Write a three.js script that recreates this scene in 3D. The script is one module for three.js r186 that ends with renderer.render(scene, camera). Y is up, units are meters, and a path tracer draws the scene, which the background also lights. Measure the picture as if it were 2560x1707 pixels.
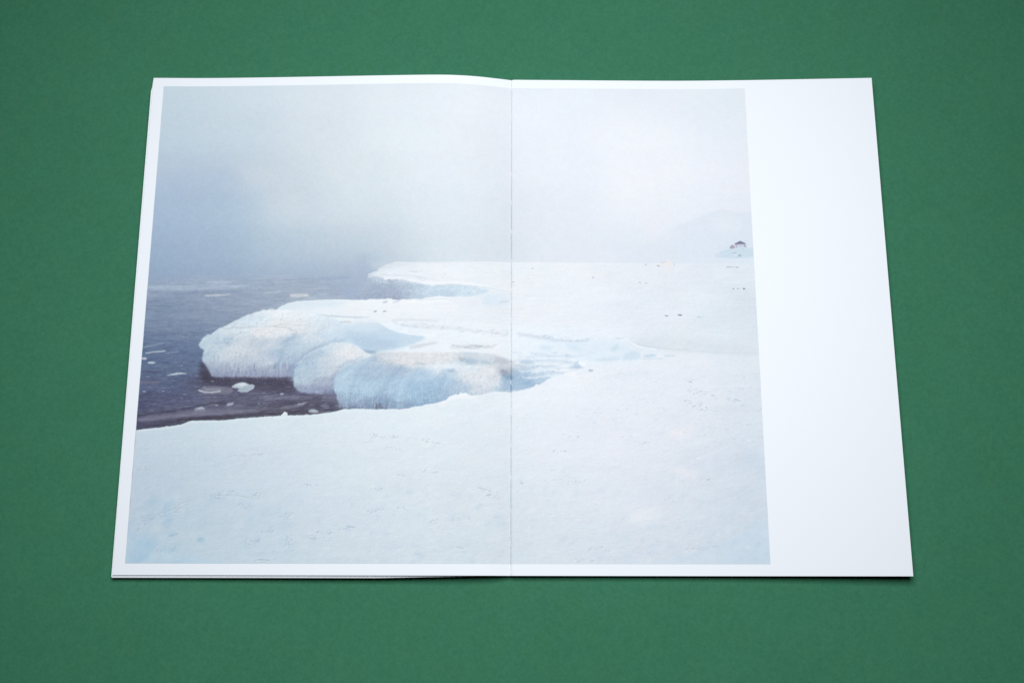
import * as THREE from 'three';
import { RectAreaLightUniformsLib } from 'three/addons/lights/RectAreaLightUniformsLib.js';

// ---------------------------------------------------------------- camera, light, exposure
const scene = new THREE.Scene();
scene.background = new THREE.Color(0x000000);
const camera = new THREE.PerspectiveCamera(35.082, 2560 / 1707, 0.02, 20);
{
  const t = 0.23493, yaw = 0.01277, roll = -0.01146;
  let F = new THREE.Vector3(0, -Math.cos(t), -Math.sin(t)), R = new THREE.Vector3(1, 0, 0), U = new THREE.Vector3().crossVectors(R, F);
  const up = new THREE.Vector3(0, 1, 0);
  for (const v of [F, R, U]) v.applyAxisAngle(up, yaw);
  const R2 = R.clone().multiplyScalar(Math.cos(roll)).addScaledVector(U, Math.sin(roll));
  const U2 = U.clone().multiplyScalar(Math.cos(roll)).addScaledVector(R, -Math.sin(roll));
  camera.quaternion.setFromRotationMatrix(new THREE.Matrix4().makeBasis(R2, U2, F.clone().negate()));
  camera.position.set(0.00249, 0.63758, 0.16852);
  camera.updateMatrixWorld(true); camera.updateProjectionMatrix();
}
RectAreaLightUniformsLib.init();
const lamp = new THREE.RectAreaLight(new THREE.Color().setRGB(0.955, 1.0, 1.035), 13.15, 0.42, 0.4);   // soft box hung above the top edge of the book
lamp.position.set(0.0, 0.7, -0.14); lamp.lookAt(0, 0, 0.34);
lamp.name = 'soft_box_lamp';
scene.add(lamp);
const renderer = new THREE.WebGLRenderer({ antialias: true });
renderer.toneMapping = THREE.LinearToneMapping;
renderer.toneMappingExposure = 1;
renderer.shadowMap.enabled = true;

// ---------------------------------------------------------------- helpers
function rng(seed) { let a = seed >>> 0; return () => { a = (a + 0x6D2B79F5) | 0; let t = Math.imul(a ^ (a >>> 15), 1 | a); t = (t + Math.imul(t ^ (t >>> 7), 61 | t)) ^ t; return ((t ^ (t >>> 14)) >>> 0) / 4294967296; }; }
const lerp = (a, b, k) => a + (b - a) * k, clamp = (x, a, b) => Math.min(b, Math.max(a, x));
function hash2(x, y, s) { let h = Math.imul(x, 374761393) ^ Math.imul(y, 668265263) ^ Math.imul(s, 2246822519); h = Math.imul(h ^ (h >>> 13), 1274126177); return ((h ^ (h >>> 16)) >>> 0) / 4294967296; }
function vnoise(x, y, s) {
  const i = Math.floor(x), j = Math.floor(y), a = x - i, b = y - j, u = a * a * (3 - 2 * a), v = b * b * (3 - 2 * b);
  return lerp(lerp(hash2(i, j, s), hash2(i + 1, j, s), u), lerp(hash2(i, j + 1, s), hash2(i + 1, j + 1, s), u), v) * 2 - 1;
}
function profile(list) {                       // smooth height curve through [distance, height] pairs
  const n = list.length, m = list.map((p, i) => { const a = list[Math.max(0, i - 1)], b = list[Math.min(n - 1, i + 1)]; return (b[1] - a[1]) / (b[0] - a[0] || 1); });
  return (x) => {
    if (x <= list[0][0]) return list[0][1]; if (x >= list[n - 1][0]) return list[n - 1][1];
    let i = 0; while (x > list[i + 1][0]) i++;
    const [x0, y0] = list[i], [x1, y1] = list[i + 1], h = x1 - x0, t = (x - x0) / h, t2 = t * t, t3 = t2 * t;
    return y0 * (2 * t3 - 3 * t2 + 1) + m[i] * h * (t3 - 2 * t2 + t) + y1 * (-2 * t3 + 3 * t2) + m[i + 1] * h * (t3 - t2);
  };
}

// ---------------------------------------------------------------- book measures (metres) and the lie of its two open pages
const H = 0.31, W = 0.2298, LIFT = 0.003, SHEET = 0.00014;
const mm = (list) => profile(list.map(([x, y]) => [x / 1000, y / 1000 + LIFT]));
const PROF = {
  left: { reach: 0.2286, top: mm([[0, 0.5], [0.12, 0.82], [0.3, 1.05], [4.8, 2.3], [9.9, 3.6], [20, 6.0], [30, 7.6], [40, 8.5], [52, 8.6], [71, 8.1], [96, 7.2], [131, 5.8], [173, 4.4], [199, 3.95], [228.6, 4.2]]),
    bottom: mm([[0, 0.5], [0.12, 0.8], [0.3, 1.02], [4.8, 2.1], [9.9, 3.2], [20, 4.0], [30, 4.3], [40, 4.4], [52, 4.2], [71, 3.8], [96, 3.4], [131, 2.9], [173, 2.3], [199, 1.9], [228.6, 1.8]]) },
  right: { reach: 0.2294, top: mm([[0, 0.5], [0.12, 0.88], [0.3, 1.2], [1.6, 1.7], [8, 1.6], [31, 1.3], [67, 0.7], [108, 0.4], [146, 1.2], [184, 2.6], [229.4, 4.5]]),
    bottom: mm([[0, 0.5], [0.12, 0.88], [0.3, 1.2], [1.6, 1.8], [8, 1.9], [31, 1.7], [67, 1.6], [108, 1.8], [146, 2.4], [184, 3.5], [229.4, 5.2]]) },
};
const pageHeight = (side, s, v) => { const p = PROF[side], d = s * p.reach; return lerp(p.top(d), p.bottom(d), v); };
function pagePoint(a, v, out) {                // a: -1 fore edge of the left page, 0 gutter, 1 fore edge of the right page; v: 0 head, 1 tail
  const side = a < 0 ? 'left' : 'right', s = Math.abs(a);
  return out.set(Math.sign(a) * s * PROF[side].reach, pageHeight(side, s, v), -H / 2 + H * v);
}
// pixel of the photograph -> place on the open pages (a, v)
const tmpV = new THREE.Vector3();
function toPixel(a, v) { pagePoint(a, v, tmpV).project(camera); return [(tmpV.x + 1) * 1280, (1 - tmpV.y) * 853.5]; }
function solve(px, py) {
  let a = (px - 1277) / 950, v = (py - 200) / 1240;
  for (let i = 0; i < 14; i++) {
    const [x, y] = toPixel(a, v), e = 1e-3, [xa, ya] = toPixel(a + e, v), [xv, yv] = toPixel(a, v + e);
    const A = (xa - x) / e, B = (xv - x) / e, C = (ya - y) / e, D = (yv - y) / e, det = A * D - B * C;
    a += clamp((D * (px - x) - B * (py - y)) / det, -0.2, 0.2) * 0.9; v += clamp((A * (py - y) - C * (px - x)) / det, -0.2, 0.2) * 0.9;
  }
  return [a, v];
}

// ---------------------------------------------------------------- the photograph printed across both pages (flat ink on paper)
const CW = 2048, CH = Math.round(2048 * H / (2 * W));
const PAPER = [240, 242, 246];
const paperCss = `rgb(${PAPER})`;
const GX0 = 240, GY0 = 160, GS = 20, GNX = 90, GNY = 68, grid = new Float32Array(GNX * GNY * 2);
for (let j = 0; j < GNY; j++) for (let i = 0; i < GNX; i++) {
  const [a, v] = solve(GX0 + i * GS, GY0 + j * GS);
  grid[(j * GNX + i) * 2] = (a + 1) / 2 * CW; grid[(j * GNX + i) * 2 + 1] = v * CH;
}
function Q(px, py) {
  const x = clamp((px - GX0) / GS, 0, GNX - 1.001), y = clamp((py - GY0) / GS, 0, GNY - 1.001), i = Math.floor(x), j = Math.floor(y), u = x - i, w = y - j, o = (j * GNX + i) * 2, r = [0, 0];
  for (let k = 0; k < 2; k++) r[k] = lerp(lerp(grid[o + k], grid[o + 2 + k], u), lerp(grid[o + GNX * 2 + k], grid[o + GNX * 2 + 2 + k], u), w);
  return r;
}
const INK = [1.0, 0.979, 0.968];
const PRINT = { x0: 0.5 * CW * 0.03, x1: 0.5 * CW * 1.6495, y0: CH * 0.0185, y1: CH * 0.9785 };
function paintSpread() {
  const cv = document.createElement('canvas'); cv.width = CW; cv.height = CH;
  let c = cv.getContext('2d');
  c.fillStyle = paperCss; c.fillRect(0, 0, CW, CH);
  c.save(); c.beginPath(); c.rect(PRINT.x0, PRINT.y0, PRINT.x1 - PRINT.x0, PRINT.y1 - PRINT.y0); c.clip();
  const rand = rng(7);
  const rr = (a, b) => a + (b - a) * rand();
  function path(pts, close = true, smooth = true) {
    const q = pts.map(([x, y]) => Q(x, y)); c.beginPath();
    if (!smooth) { q.forEach((p, i) => (i ? c.lineTo(...p) : c.moveTo(...p))); if (close) c.closePath(); return; }
    const n = q.length, mid = (a, b) => [(a[0] + b[0]) / 2, (a[1] + b[1]) / 2];
    if (close) { c.moveTo(...mid(q[n - 1], q[0])); for (let i = 0; i < n; i++) c.quadraticCurveTo(...q[i], ...mid(q[i], q[(i + 1) % n])); c.closePath(); }
    else { c.moveTo(...q[0]); for (let i = 1; i < n - 1; i++) c.quadraticCurveTo(...q[i], ...(i === n - 2 ? q[n - 1] : mid(q[i], q[i + 1]))); if (n === 2) c.lineTo(...q[1]); }
  }
  // soft shapes are drawn on a scrap canvas of their own size, then laid onto the sheet
  const scrap = document.createElement('canvas'), sc = scrap.getContext('2d'); scrap.width = 64; scrap.height = 64;
  function soft(pts, grow, alpha, blur, draw) {
    let x0 = 1e9, y0 = 1e9, x1 = -1e9, y1 = -1e9;
    for (const [x, y] of pts) { const q = Q(x, y); x0 = Math.min(x0, q[0]); y0 = Math.min(y0, q[1]); x1 = Math.max(x1, q[0]); y1 = Math.max(y1, q[1]); }
    const m = grow + blur * 3 + 2; x0 = Math.floor(x0 - m); y0 = Math.floor(y0 - m); const w = Math.ceil(x1 + m) - x0, h = Math.ceil(y1 + m) - y0;
    if (scrap.width < w || scrap.height < h) { scrap.width = Math.max(w, scrap.width); scrap.height = Math.max(h, scrap.height); }
    sc.setTransform(1, 0, 0, 1, 0, 0); sc.filter = 'none'; sc.clearRect(0, 0, w, h);
    sc.save(); sc.beginPath(); sc.rect(0, 0, w, h); sc.clip(); sc.filter = `blur(${blur}px)`; sc.translate(-x0, -y0);
    const keep = c; c = sc; draw(); c = keep; sc.restore();
    c.save(); c.globalAlpha = alpha; c.drawImage(scrap, 0, 0, w, h, x0, y0, w, h); c.restore();
  }
  function fill(pts, color, { alpha = 1, blur = 0, smooth = true } = {}) {
    const draw = () => { c.fillStyle = color; path(pts, true, smooth); c.fill(); };
    if (blur >= 0.6) soft(pts, 0, alpha, blur, draw); else { c.save(); c.globalAlpha = alpha; draw(); c.restore(); }
  }
  function line(pts, color, width, { alpha = 1, blur = 0 } = {}) {
    const draw = () => { c.strokeStyle = color; c.lineWidth = width; c.lineCap = 'round'; c.lineJoin = 'round'; path(pts, false); c.stroke(); };
    if (blur >= 0.6) soft(pts, width, alpha, blur, draw); else { c.save(); c.globalAlpha = alpha; draw(); c.restore(); }
  }
  function blob(x, y, rx, ry, color, { alpha = 1, blur = 0, turn = 0 } = {}) { const p = []; for (let k = 0; k < 12; k++) { const t = k / 12 * 2 * Math.PI, e = 0.8 + 0.4 * hash2(k, Math.round(x * 7 + y), 77), X = Math.cos(t) * rx * e, Y = Math.sin(t) * ry * e; p.push([x + X * Math.cos(turn) - Y * Math.sin(turn), y + X * Math.sin(turn) + Y * Math.cos(turn)]); } fill(p, color, { alpha, blur }); }
  function within(pts, draw, smooth = true) { c.save(); path(pts, true, smooth); c.clip(); draw(); c.restore(); }
  // the same with a soft edge: drawn on a layer of its own and trimmed with a blurred outline
  const layer = document.createElement('canvas'), trim = document.createElement('canvas'); layer.width = trim.width = CW; layer.height = trim.height = CH;
  const lc = layer.getContext('2d'), tc = trim.getContext('2d');
  function softWithin(pts, blur, draw, erase) {
    const main = c; lc.clearRect(0, 0, CW, CH); c = lc; draw();
    tc.globalCompositeOperation = 'source-over'; tc.clearRect(0, 0, CW, CH); c = tc; fill(pts, '#000', { blur });
    if (erase) { tc.globalCompositeOperation = 'destination-out'; erase(); }
    lc.globalCompositeOperation = 'destination-in'; lc.drawImage(trim, 0, 0); lc.globalCompositeOperation = 'source-over';
    c = main; c.drawImage(layer, 0, 0);
  }
  // short strokes scattered over a box of the photograph
  function strokes(n, [x0, y0, x1, y1], { len = [4, 12], ang = [0, 0], width = [0.8, 1.6], colors, alpha = [0.1, 0.3], keep } = {}) {
    c.save(); c.lineCap = 'round';
    for (let k = 0; k < n; k++) {
      const x = rr(x0, x1), y = rr(y0, y1); if (keep && rand() > keep(x, y)) continue;
      const l = rr(...len), a0 = typeof ang === 'function' ? ang(x, y) : rr(...ang), dx = Math.cos(a0) * l / 2, dy = Math.sin(a0) * l / 2;
      const p = Q(x - dx, y - dy), q = Q(x + dx, y + dy);
      c.globalAlpha = rr(...alpha); c.strokeStyle = colors[Math.floor(rand() * colors.length)]; c.lineWidth = rr(...width);
      c.beginPath(); c.moveTo(...p); c.lineTo(...q); c.stroke();
    }
    c.restore();
  }
  // broad tones laid in from samples: [x, y, colour]
  function tones(samples, [x0, y0, x1, y1], radius, step = 6, gain = 1) {
    const S = samples.map(([x, y, h, g2, b2]) => (g2 !== undefined ? [x, y, h * gain, g2 * gain, b2 * gain] : [x, y, ((h >> 16) & 255) * gain, ((h >> 8) & 255) * gain, (h & 255) * gain]));
    const w = Math.ceil((x1 - x0) / step), h = Math.ceil((y1 - y0) / step);
    for (let j = 0; j < h; j++) for (let i = 0; i < w; i++) {
      const x = x0 + (i + 0.5) * step, y = y0 + (j + 0.5) * step; let r = 0, g = 0, b = 0, t = 0;
      for (const s of S) { const dx = (x - s[0]) / radius[0], dy = (y - s[1]) / radius[1], k = Math.exp(-(dx * dx + dy * dy)) + 1e-9 / (1 + dx * dx + dy * dy); r += s[2] * k; g += s[3] * k; b += s[4] * k; t += k; }
      const p = Q(x - step * 0.5, y - step * 0.5), q = Q(x + step * 0.5, y + step * 0.5);
      c.fillStyle = `rgb(${r / t},${g / t},${b / t})`; c.fillRect(p[0] - 0.6, p[1] - 0.6, q[0] - p[0] + 1.4, q[1] - p[1] + 1.4);
    }
  }
  const BOX = [300, 190, 1960, 1430];

  // --- sky, mist and sea
  const sky = [
    [430, 230, 0xc8dbe6], [600, 230, 0xd0dfe8], [800, 230, 0xd7e2ea], [1000, 230, 0xdde6ed], [1200, 230, 0xe1e8ef], [1350, 240, 0xe4ebf3], [1600, 240, 0xe3eaf2], [1850, 240, 0xe2ebf2],
    [420, 330, 0xc4d6e3], [600, 330, 0xc8d8e3], [800, 330, 0xd3dee6], [1000, 330, 0xdce5eb], [1200, 330, 0xdfe5ec], [1350, 330, 0xe4eaf2], [1600, 330, 0xe8edf4], [1850, 330, 0xe3ebf3],
    [415, 420, 0xb9cbdc], [560, 420, 0xbbccdb], [700, 430, 0xc8d5de], [900, 430, 0xd3dee4], [1100, 430, 0xdbe3ea], [1250, 430, 0xdbe2e9], [1400, 430, 0xe2e8f0], [1600, 430, 0xe8ecf3], [1850, 430, 0xe6ebf3],
    [400, 520, 0xa7bdd5], [560, 520, 0xaac0d4], [700, 520, 0xbfcfdb], [900, 520, 0xcdd9e1], [1100, 520, 0xd5dfe6], [1250, 520, 0xd5dde5], [1400, 520, 0xdde3ec], [1600, 520, 0xe4e9f0], [1850, 520, 0xe2e8f1],
    [390, 620, 0x9fb6ce], [560, 620, 0xa2b8ce], [700, 620, 0xb3c5d3], [860, 620, 0xbac9d5], [950, 620, 0xc3d1da], [1100, 620, 0xd0dbe2], [1250, 630, 0xd1dae2], [1400, 620, 0xd9e0e9], [1600, 620, 0xdae2eb], [1850, 600, 0xd9e4ee],
    [380, 680, 0x94abc5], [560, 680, 0x97aec6], [700, 680, 0xa2b5c9], [860, 680, 0xa6b6c8], [910, 700, 0x98a8be],
    [375, 745, 0x8399b8], [560, 745, 0x8499b7], [760, 730, 0x93a6bf], [850, 750, 0x96a8c2], [370, 830, 0x6f86a9], [470, 830, 0x6e84a8], [600, 790, 0x8094b2],
    [360, 900, 0x587097], [470, 900, 0x5b7199], [360, 960, 0x52668e], [450, 960, 0x525f86], [620, 960, 0x565878], [350, 1000, 0x4a5379], [350, 1040, 0x45476a], [430, 1010, 0x4d5276], [500, 1045, 0x494866], [560, 1000, 0x4e4f6e], [640, 1000, 0x54566f], [700, 985, 0x5d6080], [780, 1000, 0x62668a], [820, 1010, 0x666c8c], [700, 1040, 0x443f54], [600, 1035, 0x4a4962], [440, 1060, 0x423f53], [780, 1030, 0x4b475c], [340, 1075, 0x3f3e52],
  ];
  tones(sky, BOX, [95, 55]);
  softWithin([[250, 695], [500, 692], [900, 688], [960, 1100], [250, 1100]], 10, () => tones([
    [380, 690, 150, 172, 198], [560, 690, 153, 175, 199], [720, 690, 163, 181, 201], [870, 690, 162, 178, 198], [380, 722, 149, 170, 197], [560, 722, 151, 172, 198], [720, 720, 154, 172, 195], [870, 725, 154, 171, 195], [385, 748, 128, 150, 181], [540, 748, 135, 155, 184], [640, 748, 144, 163, 189], [760, 745, 153, 171, 194],
    [385, 775, 0x7a90b1], [500, 778, 0x8297b5], [600, 772, 0x8fa1bb], [680, 765, 0x98a8bf], [380, 810, 0x768cae], [470, 815, 0x768caf], [560, 800, 0x8296b3], [375, 840, 0x6b82a6], [460, 840, 0x6c82a7], [370, 865, 0x5c749a], [460, 865, 0x6078a0], [370, 892, 0x587097], [460, 892, 0x5a7098], [365, 925, 0x546990], [460, 925, 0x566b92],
    [360, 960, 0x52658d], [440, 960, 0x525f86], [540, 955, 0x4e4c68], [640, 955, 0x515070], [720, 960, 0x575a78], [355, 1000, 0x4c5379], [450, 1000, 0x515880], [560, 1000, 0x545673], [650, 1000, 0x5a5c7a], [740, 1000, 0x62668a], [820, 1005, 0x686e8e],
    [345, 1035, 0x4a4d70], [450, 1030, 0x5a5c7c], [560, 1028, 0x5c5e7c], [650, 1030, 0x56576f], [740, 1030, 0x4c4a60], [800, 1028, 0x54566e], [345, 1065, 0x44445f], [440, 1055, 0x413e52], [560, 1045, 0x443f52], [660, 1040, 0x433e50],
  ], [330, 676, 960, 1090], [62, 19], 5));
  // faint lit cloud and slope in the mist
  fill([[578, 408], [600, 412], [625, 424], [660, 430], [690, 445], [665, 462], [640, 452], [612, 444], [592, 424]], '#d3dade', { alpha: 0.3, blur: 12 });
  fill([[360, 470], [420, 425], [520, 400], [580, 410], [620, 450], [560, 480], [450, 520]], '#a3b6d0', { alpha: 0.28, blur: 22 });
  blob(730, 520, 60, 45, '#d4dade', { alpha: 0.35, blur: 26 });
  // far mountains beside the hut
  fill([[1560, 640], [1640, 600], [1685, 568], [1722, 553], [1760, 538], [1790, 526], [1806, 523], [1822, 525], [1850, 534], [1872, 530], [1900, 526], [1900, 660], [1560, 660]], '#d6e0eb', { alpha: 0.62, blur: 2.8 });
  fill([[1620, 545], [1650, 560], [1690, 575], [1700, 600], [1640, 610], [1600, 590]], '#e6e7ef', { alpha: 0.4, blur: 14 });
  fill([[1770, 560], [1800, 540], [1830, 548], [1860, 556], [1850, 585], [1800, 590]], '#e2e9f1', { alpha: 0.45, blur: 10 });
  fill([[1700, 640], [1790, 590], [1900, 560], [1900, 660], [1700, 660]], '#d6e2ed', { alpha: 0.6, blur: 14 });
  // sea: pale floes and dark ripples, longer and softer with distance
  fill([[360, 714], [480, 713], [600, 711], [640, 713], [560, 722], [480, 725], [360, 727]], '#a6bad2', { alpha: 0.75, blur: 1.6 });
  fill([[500, 706], [540, 703], [590, 703], [575, 707]], '#b6c6d8', { alpha: 0.8, blur: 1.5 });
  fill([[640, 701], [700, 697], [820, 694], [880, 690], [880, 697], [760, 700]], '#8e9fb8', { alpha: 0.5, blur: 2 });
  fill([[345, 730], [480, 727], [560, 726], [640, 722], [560, 735], [345, 738]], '#7f92b2', { alpha: 0.6, blur: 3 });
  fill([[505, 740], [516, 736], [524, 737], [575, 735], [578, 738], [528, 741]], '#c3cbd6', { alpha: 0.85, blur: 0.8 });
  fill([[640, 732], [690, 728], [706, 729], [690, 732]], '#bcc9d8', { alpha: 0.8, blur: 0.9 });
  fill([[724, 739], [730, 735], [750, 735], [772, 735], [772, 741], [750, 743], [728, 744]], '#c4ccd4', { blur: 0.7 });
  strokes(60, [726, 736, 770, 742], { len: [3, 7], colors: ['#a9b3bf', '#d7dce0'], alpha: [0.3, 0.6] });
  strokes(2600, [330, 700, 900, 860], { len: [5, 20], ang: [-0.05, 0.02], width: [0.7, 1.5], colors: ['#6f85a8', '#9fb2cb', '#7a8fb2', '#aebfd3'], alpha: [0.05, 0.2] });
  strokes(3200, [320, 830, 760, 1070], { len: [4, 18], ang: [-0.1, 0.05], width: [0.8, 1.8], colors: ['#3f4c74', '#7187ad', '#48567f', '#8c9cba', '#5a5f86'], alpha: [0.08, 0.34] });
  strokes(1500, [320, 980, 900, 1075], { len: [6, 26], ang: [-0.16, 0.0], width: [0.8, 2], colors: ['#34314a', '#7a7f9f', '#423f5a', '#6a6f93', '#575b80'], alpha: [0.12, 0.4] });
  line([[350, 870], [380, 863], [410, 857]], '#8fa4bf', 2.6, { alpha: 0.8, blur: 0.8 });
  line([[364, 882], [385, 880], [412, 877]], '#b6c7d6', 3.6, { alpha: 0.9, blur: 0.7 });
  line([[418, 883], [432, 880], [446, 878]], '#94a8c2', 2, { alpha: 0.8, blur: 0.7 });
  blob(358, 896, 9, 3.4, '#b9c4cf', { blur: 0.9 }); blob(377, 907, 10, 3.2, '#b8cbd9', { blur: 0.7 });
  fill([[410, 940], [432, 933], [445, 931], [470, 933], [460, 935], [435, 937]], '#b3c6d6', { blur: 0.7 });
  line([[345, 929], [380, 930], [412, 929]], '#3d4266', 3, { alpha: 0.6, blur: 1.2 });
  fill([[345, 950], [400, 951], [398, 959], [345, 960]], '#6c6f8c', { alpha: 0.8, blur: 1.2 });
  line([[345, 951], [398, 951]], '#4a4a66', 2, { alpha: 0.7, blur: 0.8 });
  blob(359, 979, 5, 2, '#93a0bc', { blur: 0.7 });
  // dark water under the ice front, floes in it
  fill([[496, 908], [515, 910], [526, 938], [560, 944], [700, 942], [735, 945], [745, 990], [640, 975], [520, 962], [500, 955], [510, 935]], '#3d3850', { alpha: 0.72, blur: 7 });
  fill([[740, 985], [835, 985], [850, 1015], [830, 1030], [700, 1036], [640, 1020], [690, 1000]], '#454058', { alpha: 0.6, blur: 9 });
  fill([[494, 974], [508, 966], [540, 965], [575, 967], [585, 978], [570, 986], [535, 986], [505, 983]], '#77788f', { alpha: 0.9, blur: 1.4 });
  line([[496, 975], [508, 980], [530, 981], [550, 978]], '#c2ccd8', 3.2, { alpha: 0.95, blur: 0.8 });
  line([[512, 974], [535, 972], [552, 974]], '#a4afc2', 2, { alpha: 0.8, blur: 0.8 });
  fill([[577, 968], [580, 963], [587, 959], [597, 957], [606, 955], [614, 957], [622, 961], [631, 961], [637, 964], [634, 971], [627, 975], [618, 980], [604, 981], [592, 977], [598, 972], [584, 971]], '#a3b4c6', { blur: 0.6, smooth: false });
  fill([[582, 964], [590, 959], [606, 956], [614, 958], [621, 962], [610, 964], [602, 969], [596, 968]], '#c9d6e0', { blur: 1.2 });
  fill([[484, 1026], [488, 1020], [500, 1017], [512, 1019], [514, 1025], [508, 1031], [496, 1030], [489, 1032]], '#9aa4b7', { blur: 1 }); fill([[488, 1022], [500, 1018], [511, 1020], [503, 1024]], '#b9c3ce', { blur: 1.2 });
  line([[490, 1031], [510, 1031]], '#4a4861', 2, { alpha: 0.6, blur: 0.8 });
  blob(575, 1010, 10, 3.6, '#9fa9bf', { blur: 0.8, turn: -0.25 }); blob(541, 1013, 5, 2, '#9099b3', { blur: 0.6 }); blob(704, 984, 5, 3, '#9fa8bf', { blur: 0.7 });
  blob(552, 1008, 14, 4, '#3f3c55', { alpha: 0.8, blur: 1.4 });
  fill([[342, 1042], [420, 1032], [480, 1024], [560, 1019], [650, 1022], [655, 1030], [560, 1038], [480, 1040], [400, 1048], [342, 1056]], '#706f8b', { alpha: 0.7, blur: 2.2 });
  line([[342, 1038], [400, 1031], [450, 1024], [520, 1010], [560, 1003]], '#3a3852', 3.2, { alpha: 0.75, blur: 1.3 });
  line([[445, 1050], [520, 1045], [600, 1038], [700, 1032], [780, 1028]], '#3b3548', 6, { alpha: 0.8, blur: 2 });
  line([[342, 1069], [400, 1061], [450, 1053]], '#3b3a50', 6, { alpha: 0.7, blur: 2.4 });
  fill([[630, 995], [700, 990], [790, 990], [770, 998], [690, 1000]], '#7d819c', { alpha: 0.6, blur: 2 });
  fill([[690, 1020], [730, 1012], [765, 1008], [760, 1014], [720, 1022]], '#8e94aa', { alpha: 0.6, blur: 1.6 });
  fill([[738, 1011], [758, 1007], [767, 1005], [766, 1008], [748, 1014]], '#b5bfce', { alpha: 0.9, blur: 0.8 });
  fill([[770, 1026], [780, 1021], [790, 1024], [799, 1030], [785, 1032], [770, 1031]], '#b3c1d0', { alpha: 0.95, blur: 0.8 });
  blob(812, 1016, 12, 6, '#8b93ac', { alpha: 0.7, blur: 2 });
  strokes(500, [600, 985, 850, 1040], { len: [8, 26], ang: [-0.2, 0.02], width: [0.8, 2], colors: ['#383349', '#8287a2', '#454059'], alpha: [0.12, 0.4] });

  fill([[342, 1046], [430, 1036], [500, 1030], [600, 1026], [660, 1026], [600, 1034], [500, 1038], [420, 1046], [342, 1055]], '#8b8ea6', { alpha: 0.4, blur: 2.4 });
  strokes(900, [335, 900, 860, 1060], { len: [3, 13], ang: [-0.22, 0.1], width: [0.7, 1.9], colors: ['#9099b3', '#34314a', '#7d819c', '#a2abbc'], alpha: [0.08, 0.34], keep: (x, y) => clamp(0.5 + vnoise(x / 40, y / 11, 91) * 1.3, 0, 1) });
  for (let k = 0; k < 46; k++) { const x = rr(345, 840), y = rr(880, 1036); blob(x, y, rr(1.2, 5), rr(0.7, 1.8), '#a2abbc', { alpha: rr(0.2, 0.7), blur: 0.6, turn: rr(-0.2, 0.1) }); }
  // --- the far snow plain, the shelf that runs into the mist, and the shore behind the ice front
  const plain = [[944, 672], [962, 662], [990, 654.5], [1010, 655], [1090, 656.5], [1170, 655.5], [1260, 655], [1400, 657], [1640, 658.5], [1790, 661], [1960, 661], [1960, 1100], [1000, 1010], [930, 960], [860, 880], [720, 830], [690, 775], [700, 767], [720, 757.5], [745, 752.5], [800, 749], [850, 748.5], [912, 750], [935, 746.5], [998, 748], [1000, 712], [960, 700], [918, 694], [921, 684], [934, 679], [946, 677]];
  const snow = [
    [960, 665, 0xdfe7ee], [1100, 670, 0xe1e7ee], [1250, 670, 0xdee5ec], [1350, 680, 0xe3e9f0], [1600, 690, 0xdfe6ee], [1850, 690, 0xdae4ee], [1100, 690, 0xe2e7ee], [1250, 700, 0xdfe6ec], [1450, 730, 0xe1e8f0], [1700, 740, 0xdce5ee], [1880, 740, 0xd6e2ec],
    [760, 762, 0xe0eaf1], [900, 775, 0xe4ebf1], [1050, 790, 0xe4e9f0], [1200, 790, 0xdee5ec], [1350, 790, 0xe2e8f0], [1600, 790, 0xdfe6ef], [1850, 800, 0xd6e2ec], [700, 800, 0xdde9f1], [800, 800, 0xdce9f1], [620, 800, 0xc6dbea], [600, 815, 0xc9dcea], [680, 825, 0xdfe7ee],
    [1000, 830, 0xe0ecf4], [1150, 830, 0xe3ecf3], [1250, 835, 0xe2eaf1], [1350, 850, 0xdfebf5], [1500, 835, 0xe3eaf2], [1650, 850, 0xd9e3ec], [1850, 860, 0xd9e4ed], [1100, 860, 0xe2ebf2], [1250, 870, 0xe3e9ef], [1350, 880, 0xdbe9f4], [1450, 870, 0xd4e6f3], [1700, 900, 0xe1e9f1], [1880, 900, 0xdce6ef],
    [1400, 905, 0xdfe9f2], [1500, 930, 0xe0e8f1], [1700, 960, 0xe0e8f1], [1900, 960, 0xdae5ef],
  ];
  within(plain, () => { tones(snow, [480, 640, 1960, 1040], [80, 28], 5); }, false);
  // soften the plain's far end into mist
  fill([[880, 640], [930, 640], [965, 655], [960, 668], [925, 682], [900, 694], [880, 690]], '#a9b8cb', { alpha: 0.6, blur: 9 });
  fill([[915, 646], [1000, 646], [1070, 652], [1000, 666], [935, 680]], '#c3d0da', { alpha: 0.6, blur: 9 });
  line([[985, 655], [1100, 656.5], [1270, 655], [1500, 657.5], [1900, 660]], '#eef1f5', 2, { alpha: 0.35, blur: 1 });
  within(plain, () => {
    strokes(1700, [900, 655, 1920, 860], { len: [10, 60], ang: [-0.02, 0.05], width: [0.7, 1.8], colors: ['#c8d3df', '#f0f3f7', '#d0dae4', '#eceff4'], alpha: [0.05, 0.22] });
    strokes(18, [930, 660, 1900, 800], { len: [2, 5], ang: [-0.1, 0.1], width: [0.9, 1.5], colors: ['#9aa6b5', '#aeaab1'], alpha: [0.25, 0.6] });
  }, false);
  // far cliff
  const cliff = [[880, 748], [896, 735], [912, 712], [918, 695], [935, 690], [955, 693], [960, 698], [975, 698.5], [1000, 698], [1013, 701], [1022, 703.5], [1040, 707], [1075, 714], [1100, 713], [1140, 711], [1180, 714], [1215, 723], [1227, 727], [1212, 734], [1190, 741], [1140, 741], [1075, 742], [1045, 749], [997, 750], [935, 747], [912, 750]];
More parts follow.
